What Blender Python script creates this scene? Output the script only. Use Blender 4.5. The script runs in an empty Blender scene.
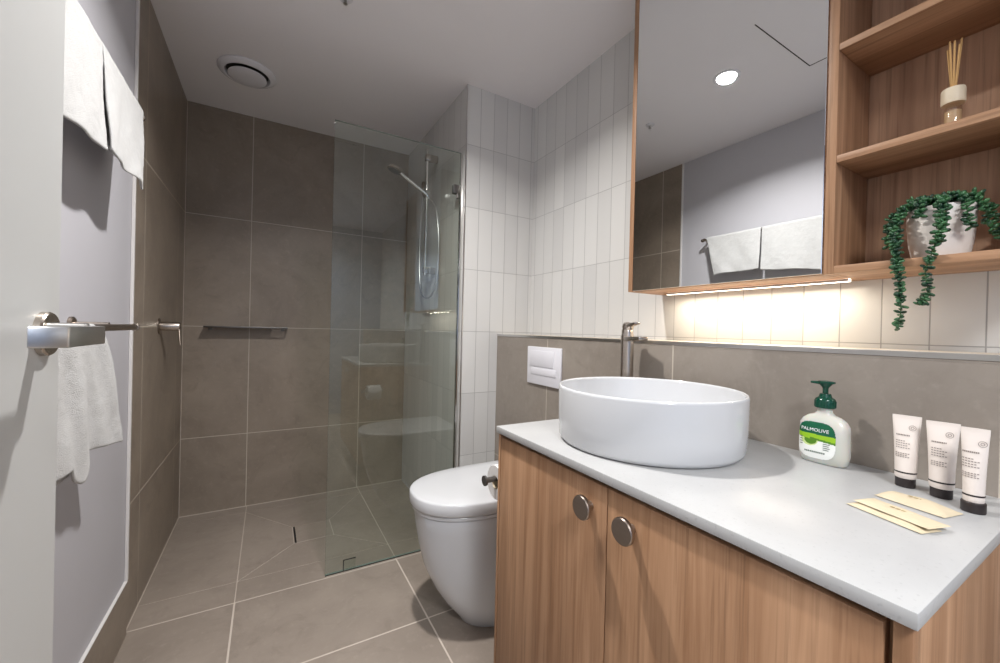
import bpy, bmesh, math, random
from mathutils import Vector, Matrix
random.seed(7)
C = bpy.context.scene
COL = C.collection
PI = math.pi

# ------------------------------------------------------------------ camera, world, lights, exposure
FPX, YAW, PITCH, ROLL, CAMH = 397.28, .5265, -.0038, -.0239, 1.126
Fv = Vector((math.sin(YAW)*math.cos(PITCH), math.cos(YAW)*math.cos(PITCH), math.sin(PITCH)))
Rv = Vector((math.cos(YAW), -math.sin(YAW), 0))
Uv = Rv.cross(Fv)
R2 = math.cos(ROLL)*Rv - math.sin(ROLL)*Uv
U2 = math.sin(ROLL)*Rv + math.cos(ROLL)*Uv
cd = bpy.data.cameras.new('camera'); cam = bpy.data.objects.new('camera', cd); COL.objects.link(cam)
cd.sensor_width = 36; cd.lens = FPX/1000*36; cd.clip_start = .02
M = Matrix((R2, U2, -Fv)).transposed().to_4x4(); M.translation = Vector((0, 0, CAMH))
cam.matrix_world = M
C.camera = cam

C.view_settings.view_transform = 'Standard'; C.view_settings.look = 'None'
C.view_settings.gamma = 1; C.view_settings.use_curve_mapping = False
C.view_settings.exposure = 0.30

w = bpy.data.worlds.new('world'); C.world = w; w.use_nodes = True
bg = w.node_tree.nodes['Background']; bg.inputs[0].default_value = (.86, .92, 1, 1); bg.inputs[1].default_value = .3

def area(name, loc, size, power, color, rot=(0, 0, 0), shape='DISK', sy=None, spread=PI):
    l = bpy.data.lights.new(name, 'AREA'); l.shape = shape; l.size = size
    if sy: l.size_y = sy
    l.energy = power; l.color = color; l.spread = spread
    o = bpy.data.objects.new(name, l); o.location = loc; o.rotation_euler = rot; COL.objects.link(o); return o
LX, LY = .292, 1.151
area('downlight_lamp', (LX, LY, 2.385), .07, 19, (1, .975, .95), spread=2.5)
area('added_fill_lamp', (.06, -.95, 2.37), .60, 34, (.97, .985, 1), spread=2.6)  # unseen lamp behind the camera, added for soft fill light
area('under_cabinet_lamp', (1.235, .67, 1.258), .012, 1.05, (1, .89, .72), shape='RECTANGLE', sy=.50)

# ------------------------------------------------------------------ materials
def lin(r, g, b):
    f = lambda c: (c/255/12.92) if c/255 <= .04045 else ((c/255+.055)/1.055)**2.4
    return (f(r), f(g), f(b), 1)
class N:
    def __init__(s, name):
        s.m = bpy.data.materials.new(name); s.m.use_nodes = True; s.t = s.m.node_tree
        s.b = s.t.nodes['Principled BSDF']; s.out = s.t.nodes['Material Output']
    def n(s, t, **k):
        x = s.t.nodes.new(t)
        for a, v in k.items(): setattr(x, a, v)
        return x
    def l(s, a, b): s.t.links.new(a, b)
    def set(s, **k):
        for a, v in k.items(): s.b.inputs[a.replace('_', ' ')].default_value = v
    def coords(s, scale=(1, 1, 1), loc=(0, 0, 0)):
        tc = s.n('ShaderNodeTexCoord'); mp = s.n('ShaderNodeMapping')
        mp.inputs['Scale'].default_value = scale; mp.inputs['Location'].default_value = loc
        s.l(tc.outputs['Object'], mp.inputs[0]); return mp.outputs[0]
    def noise(s, vec, scale, detail=4, rough=.55, dist=0):
        x = s.n('ShaderNodeTexNoise'); x.inputs['Scale'].default_value = scale
        x.inputs['Detail'].default_value = detail; x.inputs['Roughness'].default_value = rough
        x.inputs['Distortion'].default_value = dist
        s.l(vec, x.inputs['Vector']); return x.outputs[0]
    def ramp(s, fac, stops):
        x = s.n('ShaderNodeValToRGB'); e = x.color_ramp.elements
        while len(e) < len(stops): e.new(.5)
        for el, (p, c) in zip(e, stops): el.position = p; el.color = c
        s.l(fac, x.inputs[0]); return x.outputs[0]
    def mix(s, a, b, fac, bt='MIX'):
        x = s.n('ShaderNodeMix', data_type='RGBA', blend_type=bt)
        for sock, v in ((x.inputs[0], fac), (x.inputs[6], a), (x.inputs[7], b)):
            if hasattr(v, 'links'): s.l(v, sock)
            else: sock.default_value = v
        return x.outputs[2]
    def bump(s, h, strength, dist=.001):
        x = s.n('ShaderNodeBump'); x.inputs['Strength'].default_value = strength
        x.inputs['Distance'].default_value = dist; s.l(h, x.inputs['Height'])
        s.l(x.outputs[0], s.b.inputs['Normal']); return x
def solid(name, col, rough=.5, metal=0, var=.06, spec=.5, nscale=8, **k):
    m = N(name); m.set(Roughness=rough, Metallic=metal); m.b.inputs['Specular IOR Level'].default_value = spec
    c2 = tuple(x*(1-var) for x in col[:3])+(1,)
    m.l(m.mix(col, c2, m.noise(m.coords(), nscale, 3)), m.b.inputs['Base Color'])
    for a, v in k.items(): m.b.inputs[a.replace('_', ' ')].default_value = v
    return m.m
def metal(name, col, rough):
    m = N(name); m.set(Roughness=rough, Metallic=1); m.l(m.mix(col, tuple(x*.85 for x in col[:3])+(1,), m.noise(m.coords((1, 1, 40)), 6)), m.b.inputs['Base Color'])
    return m.m
def tile(name, u, v, cw, ch, u0, v0, mortar, c1, c2, grout, rough, kind='stone', tilevar=.0):
    m = N(name); tc = m.n('ShaderNodeTexCoord'); sp = m.n('ShaderNodeSeparateXYZ'); m.l(tc.outputs['Object'], sp.inputs[0])
    def sh(ax, o):
        x = m.n('ShaderNodeMath', operation='SUBTRACT'); m.l(sp.outputs['XYZ'.index(ax)], x.inputs[0]); x.inputs[1].default_value = o; return x.outputs[0]
    cb = m.n('ShaderNodeCombineXYZ'); m.l(sh(u, u0), cb.inputs[0]); m.l(sh(v, v0), cb.inputs[1])
    br = m.n('ShaderNodeTexBrick'); br.offset = 0; br.squash = 1
    br.inputs['Scale'].default_value = 1; br.inputs['Brick Width'].default_value = cw; br.inputs['Row Height'].default_value = ch
    br.inputs['Mortar Size'].default_value = mortar; br.inputs['Mortar Smooth'].default_value = .15; br.inputs['Bias'].default_value = 0
    br.inputs['Color1'].default_value = (0, 0, 0, 1); br.inputs['Color2'].default_value = (1, 1, 1, 1); br.inputs['Mortar'].default_value = (.5, .5, .5, 1)
    m.l(cb.outputs[0], br.inputs['Vector'])
    vec = m.coords()
    if kind == 'stone':
        n1 = m.noise(vec, 2.3, 8, .62, .6); n2 = m.noise(vec, 38, 5, .6); n3 = m.noise(vec, 7, 6, .7, 1.5)
        base = m.mix(c1, c2, m.ramp(n1, [(.3, (0, 0, 0, 1)), (.72, (1, 1, 1, 1))]))
        base = m.mix(base, tuple(x*.8 for x in c2[:3])+(1,), m.ramp(n3, [(.52, (0, 0, 0, 1)), (.8, (.6, .6, .6, 1))]))
        base = m.mix(base, tuple(min(1, x*1.18) for x in c1[:3])+(1,), m.ramp(n2, [(.55, (0, 0, 0, 1)), (.75, (.35, .35, .35, 1))]))
    else:
        base = m.mix(c1, c2, br.outputs['Color'])
    full = m.mix(base, grout, br.outputs['Fac']); m.l(full, m.b.inputs['Base Color'])
    inv = m.n('ShaderNodeMath', operation='SUBTRACT'); inv.inputs[0].default_value = 1; m.l(br.outputs['Fac'], inv.inputs[1])
    if kind == 'glaze':
        wn = m.noise(m.coords((1, 1, 1)), 9, 2, .5)
        ad = m.n('ShaderNodeMath', operation='MULTIPLY_ADD'); m.l(wn, ad.inputs[0]); ad.inputs[1].default_value = 2.2; m.l(inv.outputs[0], ad.inputs[2])
        m.bump(ad.outputs[0], .55, .0012)
    else:
        ad = m.n('ShaderNodeMath', operation='MULTIPLY_ADD'); m.l(m.noise(vec, 60, 3), ad.inputs[0]); ad.inputs[1].default_value = .12; m.l(inv.outputs[0], ad.inputs[2])
        m.bump(ad.outputs[0], .5, .001)
    rr = m.n('ShaderNodeMix', data_type='FLOAT'); m.l(br.outputs['Fac'], rr.inputs[0]); rr.inputs[2].default_value = rough; rr.inputs[3].default_value = .85
    m.l(rr.outputs[0], m.b.inputs['Roughness'])
    return m.m
def wood(name, grain='Z', light=(190, 150, 117), dark=(148, 109, 79)):
    m = N(name); a = {'X': (1.2, 26, 26), 'Y': (26, 1.2, 26), 'Z': (26, 26, 1.2)}[grain]
    b = {'X': (.35, 5, 5), 'Y': (5, .35, 5), 'Z': (5, 5, .35)}[grain]
    c = {'X': (3, 150, 150), 'Y': (150, 3, 150), 'Z': (150, 150, 3)}[grain]
    n1 = m.noise(m.coords(a), 1, 5, .6, .8); n2 = m.noise(m.coords(b), 1, 3, .5, 1.0); n3 = m.noise(m.coords(c), 1, 3, .6)
    base = m.mix(lin(*dark), lin(*light), m.ramp(n1, [(.32, (0, 0, 0, 1)), (.68, (1, 1, 1, 1))]))
    base = m.mix(base, lin(*[x*.86 for x in dark]), m.ramp(n2, [(.48, (0, 0, 0, 1)), (.75, (.65, .65, .65, 1))]))
    base = m.mix(base, lin(*[x*.78 for x in dark]), m.ramp(n3, [(.53, (0, 0, 0, 1)), (.70, (.5, .5, .5, 1))]))
    m.l(base, m.b.inputs['Base Color']); m.set(Roughness=.48); m.b.inputs['Specular IOR Level'].default_value = .35
    m.bump(n3, .15, .0005); return m.m
def emit(name, col, s):
    m = N(name); m.set(Base_Color=col); m.b.inputs['Emission Color'].default_value = col; m.b.inputs['Emission Strength'].default_value = s; return m.m

T1, T2, TG = lin(156, 143, 129), lin(130, 118, 106), lin(194, 184, 170)
GR = dict(c1=T1, c2=T2, grout=TG, rough=.38)
M_back = tile('stone_tile_back', 'X', 'Z', .655, .6535, -.105, .4525, .0022, **GR)
M_left = tile('stone_tile_left', 'Y', 'Z', .655, .6535, 2.067, .4525, .003, **GR)
M_half = tile('stone_tile_cistern', 'Y', 'Z', .64, .6535, .793, .449, .0022, **dict(GR, c1=lin(154, 145, 135), c2=lin(132, 123, 114)))
F1, F2, FG = lin(160, 148, 137), lin(138, 127, 117), lin(200, 188, 176)
M_floor = tile('stone_tile_floor', 'X', 'Y',   .655, .655, -.1, 1.46, .0034, F1, F2, FG, .36)
M_fstone = tile('stone_tile_shower', 'X', 'Y', 9, 9, -4.5, -4.5, .0, F1, F2, FG, .36)
M_grout = solid('grout', FG, .9)
WT = dict(c1=lin(216, 215, 212), c2=lin(204, 203, 201), grout=lin(164, 163, 162), rough=.24, kind='glaze')
M_wr = tile('white_finger_tile_right', 'Y', 'Z', .0825, .3255, .0425, 1.1145, .0013, **WT)
M_wn = tile('white_finger_tile_nib', 'X', 'Z', .0815, .3255, .869, 1.1145, .0013, **WT)
M_ceil = solid('ceiling_paint', lin(234, 231, 233), .75, var=.02)
M_paint = solid('wall_paint', lin(196, 195, 201), .55, var=.02)
M_door = solid('door_paint', lin(198, 199, 198), .45, var=.02)
M_bead = solid('white_bead', lin(225, 222, 220), .4, var=.02)
M_stone = None
def stone():
    m = N('white_stone'); v = m.coords(); n1 = m.noise(v, 5, 6, .6, .4); n2 = m.noise(v, 150, 2, .5)
    b = m.mix(lin(184, 184, 183), lin(173, 173, 173), m.ramp(n1, [(.4, (0, 0, 0, 1)), (.75, (1, 1, 1, 1))]))
    b = m.mix(b, lin(160, 160, 160), m.ramp(n2, [(.62, (0, 0, 0, 1)), (.72, (.5, .5, .5, 1))]))
    m.l(b, m.b.inputs['Base Color']); m.set(Roughness=.32); return m.m
M_stone = stone()
M_ceramic = solid('white_ceramic', lin(205, 206, 208), .08, var=.01)
M_plastic = solid('white_plastic', lin(226, 225, 230), .22, var=.01)
M_woodZ = wood('oak_vertical', 'Z'); M_woodY = wood('oak_long', 'Y'); M_woodX = wood('oak_deep', 'X')
M_woodD = wood('oak_back', 'Z', (188, 152, 124), (152, 117, 94))
M_dark = solid('gap_shade', lin(30, 24, 20), .8)  # near-black colour used as painted shade in gaps
M_chrome = metal('chrome', (.80, .79, .77, 1), .12)
M_nickel = metal('brushed_nickel', (.56, .50, .44, 1), .26)
M_bronze = metal('bronze_nickel', (.40, .34, .29, 1), .3)
M_steel = metal('satin_steel', (.66, .65, .64, 1), .28)
M_dsteel = metal('dark_steel', (.20, .19, .18, 1), .4)
M_black = solid('black_plastic', lin(34, 30, 30), .4)
M_led = emit('led_diffuser', (1, .90, .74, 1), 4.5)
M_lens = emit('downlight_lens', (1, .97, .93, 1), 22)
def mirror():
    m = N('mirror_glass'); m.set(Metallic=1, Roughness=.008)
    m.l(m.mix((.86, .87, .87, 1), (.84, .86, .86, 1), m.noise(m.coords(), 3)), m.b.inputs['Base Color']); return m.m
M_mirror = mirror()
def glass(name, tint, edge=False):
    m = N(name); tr = m.n('ShaderNodeBsdfTransparent'); tr.inputs[0].default_value = tint
    gl = m.n('ShaderNodeBsdfGlossy'); gl.inputs['Roughness'].default_value = .01; gl.inputs[0].default_value = (.95, 1, .97, 1)
    fr = m.n('ShaderNodeFresnel'); fr.inputs[0].default_value = 1.85
    ge = m.n('ShaderNodeNewGeometry'); iv = m.n('ShaderNodeMath', operation='SUBTRACT'); iv.inputs[0].default_value = 1; m.l(ge.outputs['Backfacing'], iv.inputs[1])
    mu = m.n('ShaderNodeMath', operation='MULTIPLY'); m.l(fr.outputs[0], mu.inputs[0]); m.l(iv.outputs[0], mu.inputs[1])   # reflect once, at the outer face
    mx = m.n('ShaderNodeMixShader'); m.l(mu.outputs[0], mx.inputs[0]); m.l(tr.outputs[0], mx.inputs[1]); m.l(gl.outputs[0], mx.inputs[2])
    m.l(mx.outputs[0], m.out.inputs[0]); return m.m
M_glass = glass('shower_glass', (.925, .952, .935, 1))
M_edge = solid('glass_edge', lin(120, 138, 130), .15, var=.1)
M_clear = glass('clear_glass', (.97, .95, .92, 1))
def terry():
    m = N('terry_cloth'); v = m.coords(); n = m.noise(v, 420, 2, .6); n2 = m.noise(v, 45, 3)
    m.l(m.mix(lin(204, 204, 203), lin(190, 190, 190), n2), m.b.inputs['Base Color']); m.set(Roughness=.95)
    m.b.inputs['Specular IOR Level'].default_value = .1
    try: m.b.inputs['Sheen Weight'].default_value = .25
    except Exception: pass
    ad = m.n('ShaderNodeMath', operation='ADD'); m.l(n, ad.inputs[0]); m.l(n2, ad.inputs[1]); m.bump(ad.outputs[0], .7, .003); return m.m
M_towel = terry()
M_leaf = None
def leafm():
    m = N('succulent_leaf'); n = m.noise(m.coords(), 60, 2)
    m.l(m.mix(lin(14, 52, 32), lin(70, 118, 74), m.ramp(n, [(.4, (0, 0, 0, 1)), (.68, (1, 1, 1, 1))])), m.b.inputs['Base Color']); m.set(Roughness=.35); return m.m
M_leaf = leafm()
M_stem = solid('plant_stem', lin(70, 96, 50), .6)
M_soil = solid('potting_soil', lin(44, 34, 26), .95, var=.5, nscale=90)
M_pot = solid('pot_glaze', lin(224, 216, 208), .45, var=.03)
M_cream = solid('cream_ceramic', lin(226, 212, 186), .5)
M_reed = solid('reed', lin(214, 172, 112), .7, var=.2, nscale=60)
M_oil = solid('fragrance_oil', lin(196, 168, 134), .1, var=.05)
M_soap = solid('soap_bottle', lin(206, 205, 196), .18, var=.04, Subsurface_Weight=.3)
M_green = solid('dark_green_plastic', lin(8, 66, 50), .2)
M_lgreen = solid('label_green', lin(10, 92, 62), .35)
M_lime = solid('label_lime', lin(150, 196, 40), .35)
M_olive = solid('label_leaf_green', lin(84, 134, 34), .35)
M_lwhite = solid('label_white', lin(240, 242, 238), .35, var=.01)
M_ltxt = solid('label_print', lin(96, 112, 100), .5)
M_white = solid('print_white', lin(245, 245, 245), .4, var=.01)
M_tube = solid('tube_white', lin(232, 222, 214), .35, var=.02)
M_tprint = solid('tube_print', lin(150, 138, 132), .5)
M_tband = solid('tube_black', lin(40, 32, 32), .4)
M_kraft = solid('sachet_paper', lin(212, 197, 168), .55, var=.1, nscale=30)
M_kprint = solid('sachet_print', lin(176, 156, 116), .6)
M_paper = solid('toilet_paper', lin(236, 234, 232), .95, var=.03, nscale=40)

# ------------------------------------------------------------------ geometry helpers
def B(): return bmesh.new()
def box(bm, x0, x1, y0, y1, z0, z1, bev=0, seg=2, mi=0):
    t = bmesh.new(); bmesh.ops.create_cube(t, size=1)
    bmesh.ops.scale(t, vec=(x1-x0, y1-y0, z1-z0), verts=t.verts)
    bmesh.ops.translate(t, vec=((x0+x1)/2, (y0+y1)/2, (z0+z1)/2), verts=t.verts)
    if bev: bmesh.ops.bevel(t, geom=list(t.edges), offset=bev, segments=seg, profile=.5, affect='EDGES', clamp_overlap=True)
    for f in t.faces: f.material_index = mi
    merge(bm, t); return bm
def merge(bm, t):
    me = bpy.data.meshes.new('tmp'); t.to_mesh(me); t.free(); bm.from_mesh(me); bpy.data.meshes.remove(me)
def ring(bm, pts): return [bm.verts.new(p) for p in pts]
def bridge(bm, a, b, mi=0):
    n = len(a)
    for i in range(n):
        f = bm.faces.new((a[i], a[(i+1) % n], b[(i+1) % n], b[i])); f.material_index = mi
def loft(bm, rings, cap0=True, cap1=True, mi=0):
    rs = [ring(bm, r) for r in rings]
    for a, b in zip(rs, rs[1:]): bridge(bm, a, b, mi)
    if cap0: bm.faces.new(rs[0][::-1]).material_index = mi
    if cap1: bm.faces.new(rs[-1]).material_index = mi
    return bm
def lathe(bm, prof, c, seg=40, mi=0, cap0=True, cap1=True, sx=1, sy=1):
    return loft(bm, [[(c[0]+r*sx*math.cos(2*PI*k/seg), c[1]+r*sy*math.sin(2*PI*k/seg), c[2]+z) for k in range(seg)] for r, z in prof], cap0, cap1, mi)
def frame(d):
    d = Vector(d).normalized(); a = Vector((0, 0, 1)) if abs(d.z) < .9 else Vector((1, 0, 0))
    u = d.cross(a).normalized(); return d, u, d.cross(u).normalized()
def axial(bm, p0, d, prof, seg=28, mi=0):
    d, u, v_ = frame(d); p0 = Vector(p0)
    return loft(bm, [[p0+d*h+u*(r*math.cos(2*PI*k/seg))+v_*(r*math.sin(2*PI*k/seg)) for k in range(seg)] for r, h in prof], mi=mi)
def rod(bm, a, b, r, seg=20, bev=.001):
    a, b = Vector(a), Vector(b); L = (b-a).length; bev = min(bev, r*.4, L*.3)
    return axial(bm, a, b-a, [(r-bev, 0), (r, bev), (r, L-bev), (r-bev, L)], seg)
def tube(bm, pts, r, seg=12, mi=0):
    pts = [Vector(p) for p in pts]; rs = []; u = None
    for i, p in enumerate(pts):
        d = (pts[min(i+1, len(pts)-1)]-pts[max(i-1, 0)]).normalized()
        if u is None: _, u, _ = frame(d)
        u = (u-d*u.dot(d)).normalized(); v_ = d.cross(u)
        rr = r[i] if isinstance(r, (list, tuple)) else r
        rs.append([p+u*(rr*math.cos(2*PI*k/seg))+v_*(rr*math.sin(2*PI*k/seg)) for k in range(seg)])
    return loft(bm, rs, mi=mi)
def spline(pts, n=12):
    P = [Vector(p) for p in pts]; P = [P[0]*2-P[1]]+P+[P[-1]*2-P[-2]]; out = []
    for i in range(1, len(P)-2):
        for k in range(n):
            t = k/n; a, b, c, d = P[i-1:i+3]
            out.append(.5*((2*b)+(c-a)*t+(2*a-5*b+4*c-d)*t*t+(3*b-a-3*c+d)*t**3))
    out.append(P[-2]); return out
def ell(bm, c, a, b, d, dirx, up, mi=0, seg=8, rg=5):
    dx = Vector(dirx).normalized(); uz = Vector(up); uz = (uz-dx*uz.dot(dx)).normalized(); dy = uz.cross(dx); c = Vector(c)
    top = bm.verts.new(c+dx*a); bot = bm.verts.new(c-dx*a); rs = []
    for i in range(1, rg):
        t = PI*i/rg; rs.append(ring(bm, [c+dx*(a*math.cos(t))+dy*(b*math.sin(t)*math.cos(2*PI*k/seg))+uz*(d*math.sin(t)*math.sin(2*PI*k/seg)) for k in range(seg)]))
    for x, y in zip(rs, rs[1:]): bridge(bm, y, x, mi)
    for k in range(seg):
        bm.faces.new((top, rs[0][(k+1) % seg], rs[0][k])).material_index = mi
        bm.faces.new((bot, rs[-1][k], rs[-1][(k+1) % seg])).material_index = mi

def wloc(o):
    v = Vector(o.location)
    while o.parent: o = o.parent; v = v+Vector(o.location)
    return v
def obj(name, bm, mats, parent=None, smooth=True, local=False, kind=None, label=None, ang=35):
    if not isinstance(mats, (list, tuple)): mats = [mats]
    bmesh.ops.recalc_face_normals(bm, faces=bm.faces)
    me = bpy.data.meshes.new(name)
    if parent and not local: bmesh.ops.translate(bm, vec=-wloc(parent), verts=bm.verts)
    bm.to_mesh(me); bm.free()
    for m in mats: me.materials.append(m)
    if smooth:
        me.polygons.foreach_set('use_smooth', [True]*len(me.polygons))
        me.set_sharp_from_angle(angle=math.radians(ang))
    o = bpy.data.objects.new(name, me); COL.objects.link(o)
    if parent: o.parent = parent
    if kind: o['kind'] = kind
    if label: o['label'] = label
    return o
def thing(name, label, cat, loc=(0, 0, 0), group=None, rotz=0):
    o = bpy.data.objects.new(name, None); COL.objects.link(o); o.location = loc; o.rotation_euler = (0, 0, rotz)
    o.empty_display_size = .05; o['label'] = label; o['category'] = cat
    if group: o['group'] = group
    return o
def tag(o, label, cat, group=None):
    o['label'] = label; o['category'] = cat
    if group: o['group'] = group
    return o
def struct(name, bm, m, parent=None, smooth=False, **k):
    return obj(name, bm, m, parent, smooth, kind='structure', **k)
def textmesh(s, size, font=None):
    cu = bpy.data.curves.new('t', 'FONT'); cu.body = s; cu.size = size; cu.align_x = 'CENTER'; cu.resolution_u = 3
    o = bpy.data.objects.new('t', cu); me = bpy.data.meshes.new_from_object(o); bpy.data.objects.remove(o)
    bm = bmesh.new(); bm.from_mesh(me); bpy.data.meshes.remove(me); return bm

# ------------------------------------------------------------------ room
XL, YB, XN, YN, XR, XH, ZH, ZCEIL = -.4313, 2.894, .869, 1.889, 1.2968, 1.0815, 1.1036, 2.4
YA = 1.893; YF = -1.62
bm = B(); box(bm, XL-.1, XR+.1, YF, YN+.016, -.06, 0); struct('floor', bm, M_floor)
bm = B(); box(bm, XL-.1, XR+.1, YF, YB+.1, ZCEIL, ZCEIL+.08); struct('ceiling', bm, M_ceil)
bm = B(); box(bm, XL-.12, XL, YF, YA, 0, ZCEIL); struct('wall_left', bm, M_paint)
bm = B(); box(bm, XL-.12, XL+.0005, YA+.0002, YB, 0, ZCEIL); struct('wall_shower_left', bm, M_left)
bm = B(); box(bm, XL-.12, XN, YB, YB+.1, 0, ZCEIL); struct('wall_back', bm, M_back)
bm = B(); box(bm, XR, XR+.1, YF, YN, 0, ZCEIL); struct('wall_right', bm, M_wr)
# shower side wall: nib face (+X columns) and shower face (Y columns)
bm = B(); box(bm, XN+.0005, XR+.1, YN, YB+.1, 0, ZCEIL)
M_ws = tile('white_finger_tile_shower', 'Y', 'Z', .0825, .3255, YN, 1.1145, .0013, **WT)
for f in bm.faces:
    if abs(f.normal.x) > .9: f.material_index = 1
struct('wall_shower_right', bm, [M_wn, M_ws])
bm = B(); box(bm, XH, XR-.0005, YF+.001, YN-.0005, 0, ZH-.016); struct('wall_cistern', bm, M_half)
bm = B(); box(bm, XH, XR-.0006, YF+.001, YN-.0005, ZH-.0155, ZH-.0005); struct('trim_6', bm, M_half)
bm = B(); box(bm, XH-.0015, XH+.003, YF+.001, YN-.0005, ZH-.011, ZH, .0006); struct('trim_1', bm, M_steel)
bm = B(); box(bm, XL-.12, XR+.1, YF-.1, YF, 0, ZCEIL); struct('wall_front', bm, solid('corridor_reflection_tint', lin(140, 154, 178), .6, var=.02))   # added unseen corridor wall behind the viewpoint, tinted blue to colour reflections
# shower floor: grout bed and envelope-cut tile pieces
bm = B(); Y0, Y1 = YN+.018, YB
box(bm, XL, XN, Y0, Y1, -.06, -.0012)
def piece(pts, g=.0019):
    P = [Vector((x, y)) for x, y in pts]; n = len(P); A = sum(P[i].x*P[(i+1) % n].y-P[(i+1) % n].x*P[i].y for i in range(n))
    if A < 0: P.reverse()
    out = []
    for i in range(n):
        a, b, c = P[i-1], P[i], P[(i+1) % n]; d1 = (b-a).normalized(); d2 = (c-b).normalized()
        n1 = Vector((-d1.y, d1.x)); n2 = Vector((-d2.y, d2.x)); k = (n1+n2); k = k/(k.dot(n1)); out.append(b+k*g)
    lo = ring(bm, [(p.x, p.y, -.0012) for p in out]); hi = ring(bm, [(p.x, p.y, 0) for p in out]); bridge(bm, lo, hi, 1)
    bm.faces.new(hi).material_index = 1
xs = (XL, -.1, .555, XN); ys = (Y0, 2.06, 2.80, Y1)
for i in range(3):
    for j in range(3):
        if i == 1 and j == 1: continue
        piece([(xs[i], ys[j]), (xs[i+1], ys[j]), (xs[i+1], ys[j+1]), (xs[i], ys[j+1])])
DX0, DX1, DY0, DY1 = .133, .323, 2.29, 2.48
oc = [(-.1, 2.06), (.555, 2.06), (.555, 2.80), (-.1, 2.80)]; ic = [(DX0, DY0), (DX1, DY0), (DX1, DY1), (DX0, DY1)]
for k in range(4): piece([oc[k], oc[(k+1) % 4], ic[(k+1) % 4], ic[k]])
struct('floor_shower', bm, [M_grout, M_fstone])
bm = B(); box(bm, XL+.0006, XN-.0006, YN+.0145, YN+.0195, -.001, .0004); struct('trim_7', bm, M_grout)
bm = B(); box(bm, XL+.001, XL+.0035, YB-.0035, YB-.0003, 0.0006, ZCEIL-.001); struct('trim_8', bm, M_grout)
bm = B(); box(bm, XL+.004, XN-.0006, YB-.0035, YB-.0003, 0.0003, .004); struct('trim_9', bm, M_grout)
bm = B(); box(bm, XL+.0008, XL+.0035, YN+.02, YB-.004, 0.0003, .003); struct('trim_10', bm, M_grout)
# tile insert drain with a dark slot
t = thing('floor_drain', 'square tile-insert floor drain with a dark slot in the shower floor', 'drain', ((DX0+DX1)/2, (DY0+DY1)/2, 0))
bm = B(); box(bm, DX0+.013, DX1-.002, DY0+.002, DY1-.002, -.0011, .0006, .0004, 1); obj('tile_insert', bm, M_fstone, t)
bm = B(); box(bm, DX0+.002, DX0+.012, DY0+.002, DY1-.002, -.0011, .0002); obj('slot', bm, M_black, t, label='dark open slot')
bm = B(); box(bm, XL+.0006, XL+.009, YF+.01, YA-.003, 0, .192); 
M_skirt = tile('stone_tile_skirting', 'Y', 'Z', .655, 5, 2.067-.655*4, -1, .0022, **GR)
struct('baseboard_left', bm, M_skirt)
bm = B(); box(bm, XL+.0006, XL+.010, YF+.01, YA-.003, .192, .196, .0008); struct('trim_2', bm, M_bead)
bm = B(); box(bm, XL+.0006, XL+.010, YA-.007, YA+.005, .196, ZCEIL-.001, .0015); struct('trim_3', bm, M_bead)
bm = B(); box(bm, XN-.003, XN+.002, YN-.003, YN+.003, 0, ZCEIL-.001); struct('trim_4', bm, M_steel)

# open entry door parallel to the left wall, with lever handle
bm = B(); box(bm, -.276, -.240, -.11, .748, .008, 2.19, .0015); d = struct('door_1', bm, M_door)
HZ, HY = 1.108, .703
bm = B(); axial(bm, (-.240, HY, HZ), (1, 0, 0), [(.027, 0), (.027, .006), (.0255, .008), (.012, .0085)], 40)
ro = obj('handle_rosette', bm, M_nickel, d, label='round satin metal rosette')
bm = B(); rod(bm, (-.232, HY-.012, HZ+.004), (-.196, HY-.012, HZ+.004), .010)
tb = bmesh.new(); lo = [(-.203, .562), (-.177, .574), (-.177, .679), (-.186, .685), (-.203, .685)]
a_ = ring(tb, [(x, y, HZ-.011) for x, y in lo]); b_ = ring(tb, [(x, y, HZ+.011) for x, y in lo]); bridge(tb, a_, b_); tb.faces.new(a_[::-1]); tb.faces.new(b_)
bmesh.ops.recalc_face_normals(tb, faces=tb.faces); bmesh.ops.bevel(tb, geom=list(tb.edges), offset=.0018, segments=2, profile=.5, affect='EDGES'); merge(bm, tb)
obj('lever', bm, M_steel, d, label='flat return-to-door metal lever')

# ------------------------------------------------------------------ ceiling fittings
t = thing('ceiling_downlight', 'small round recessed downlight glowing in the ceiling, seen in the mirror', 'light', (LX, LY, ZCEIL))
bm = B(); lathe(bm, [(.060, -.0006), (.060, -.004), (.052, -.006), (.045, -.004), (.045, -.0006)], (LX, LY, ZCEIL), 40, cap0=False, cap1=False); obj('trim_ring', bm, M_plastic, t)
bm = B(); lathe(bm, [(.044, -.0008), (.044, -.003)], (LX, LY, ZCEIL), 40); obj('lens', bm, M_lens, t, label='glowing lens')
t = thing('ceiling_exhaust_vent', 'round white exhaust vent in the ceiling of the shower', 'vent', (-.118, 2.40, ZCEIL))
c = (-.118, 2.40, ZCEIL)
bm = B(); lathe(bm, [(.128, -.0005), (.128, -.006), (.120, -.012), (.104, -.020), (.100, -.020), (.094, -.012), (.092, -.0015)], c, 56, cap0=False, cap1=False); obj('flange', bm, M_plastic, t)
bm = B(); lathe(bm, [(.0915, -.001), (.0915, -.0025)], c, 40); obj('throat', bm, M_black, t, label='dark throat')
bm = B(); lathe(bm, [(.02, -.0027), (.02, -.020), (.072, -.021), (.084, -.024), (.084, -.027), (.078, -.030), (.03, -.032)], c, 56); obj('disc', bm, M_plastic, t)
t = thing('fire_sprinkler', 'tiny silver fire sprinkler hanging from the ceiling near the shower', 'sprinkler', (.232, 1.655, ZCEIL))
c = (.232, 1.655, ZCEIL)
bm = B(); lathe(bm, [(.026, -.0005), (.026, -.003), (.012, -.006), (.008, -.006)], c, 28); obj('escutcheon', bm, M_plastic, t)
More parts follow.
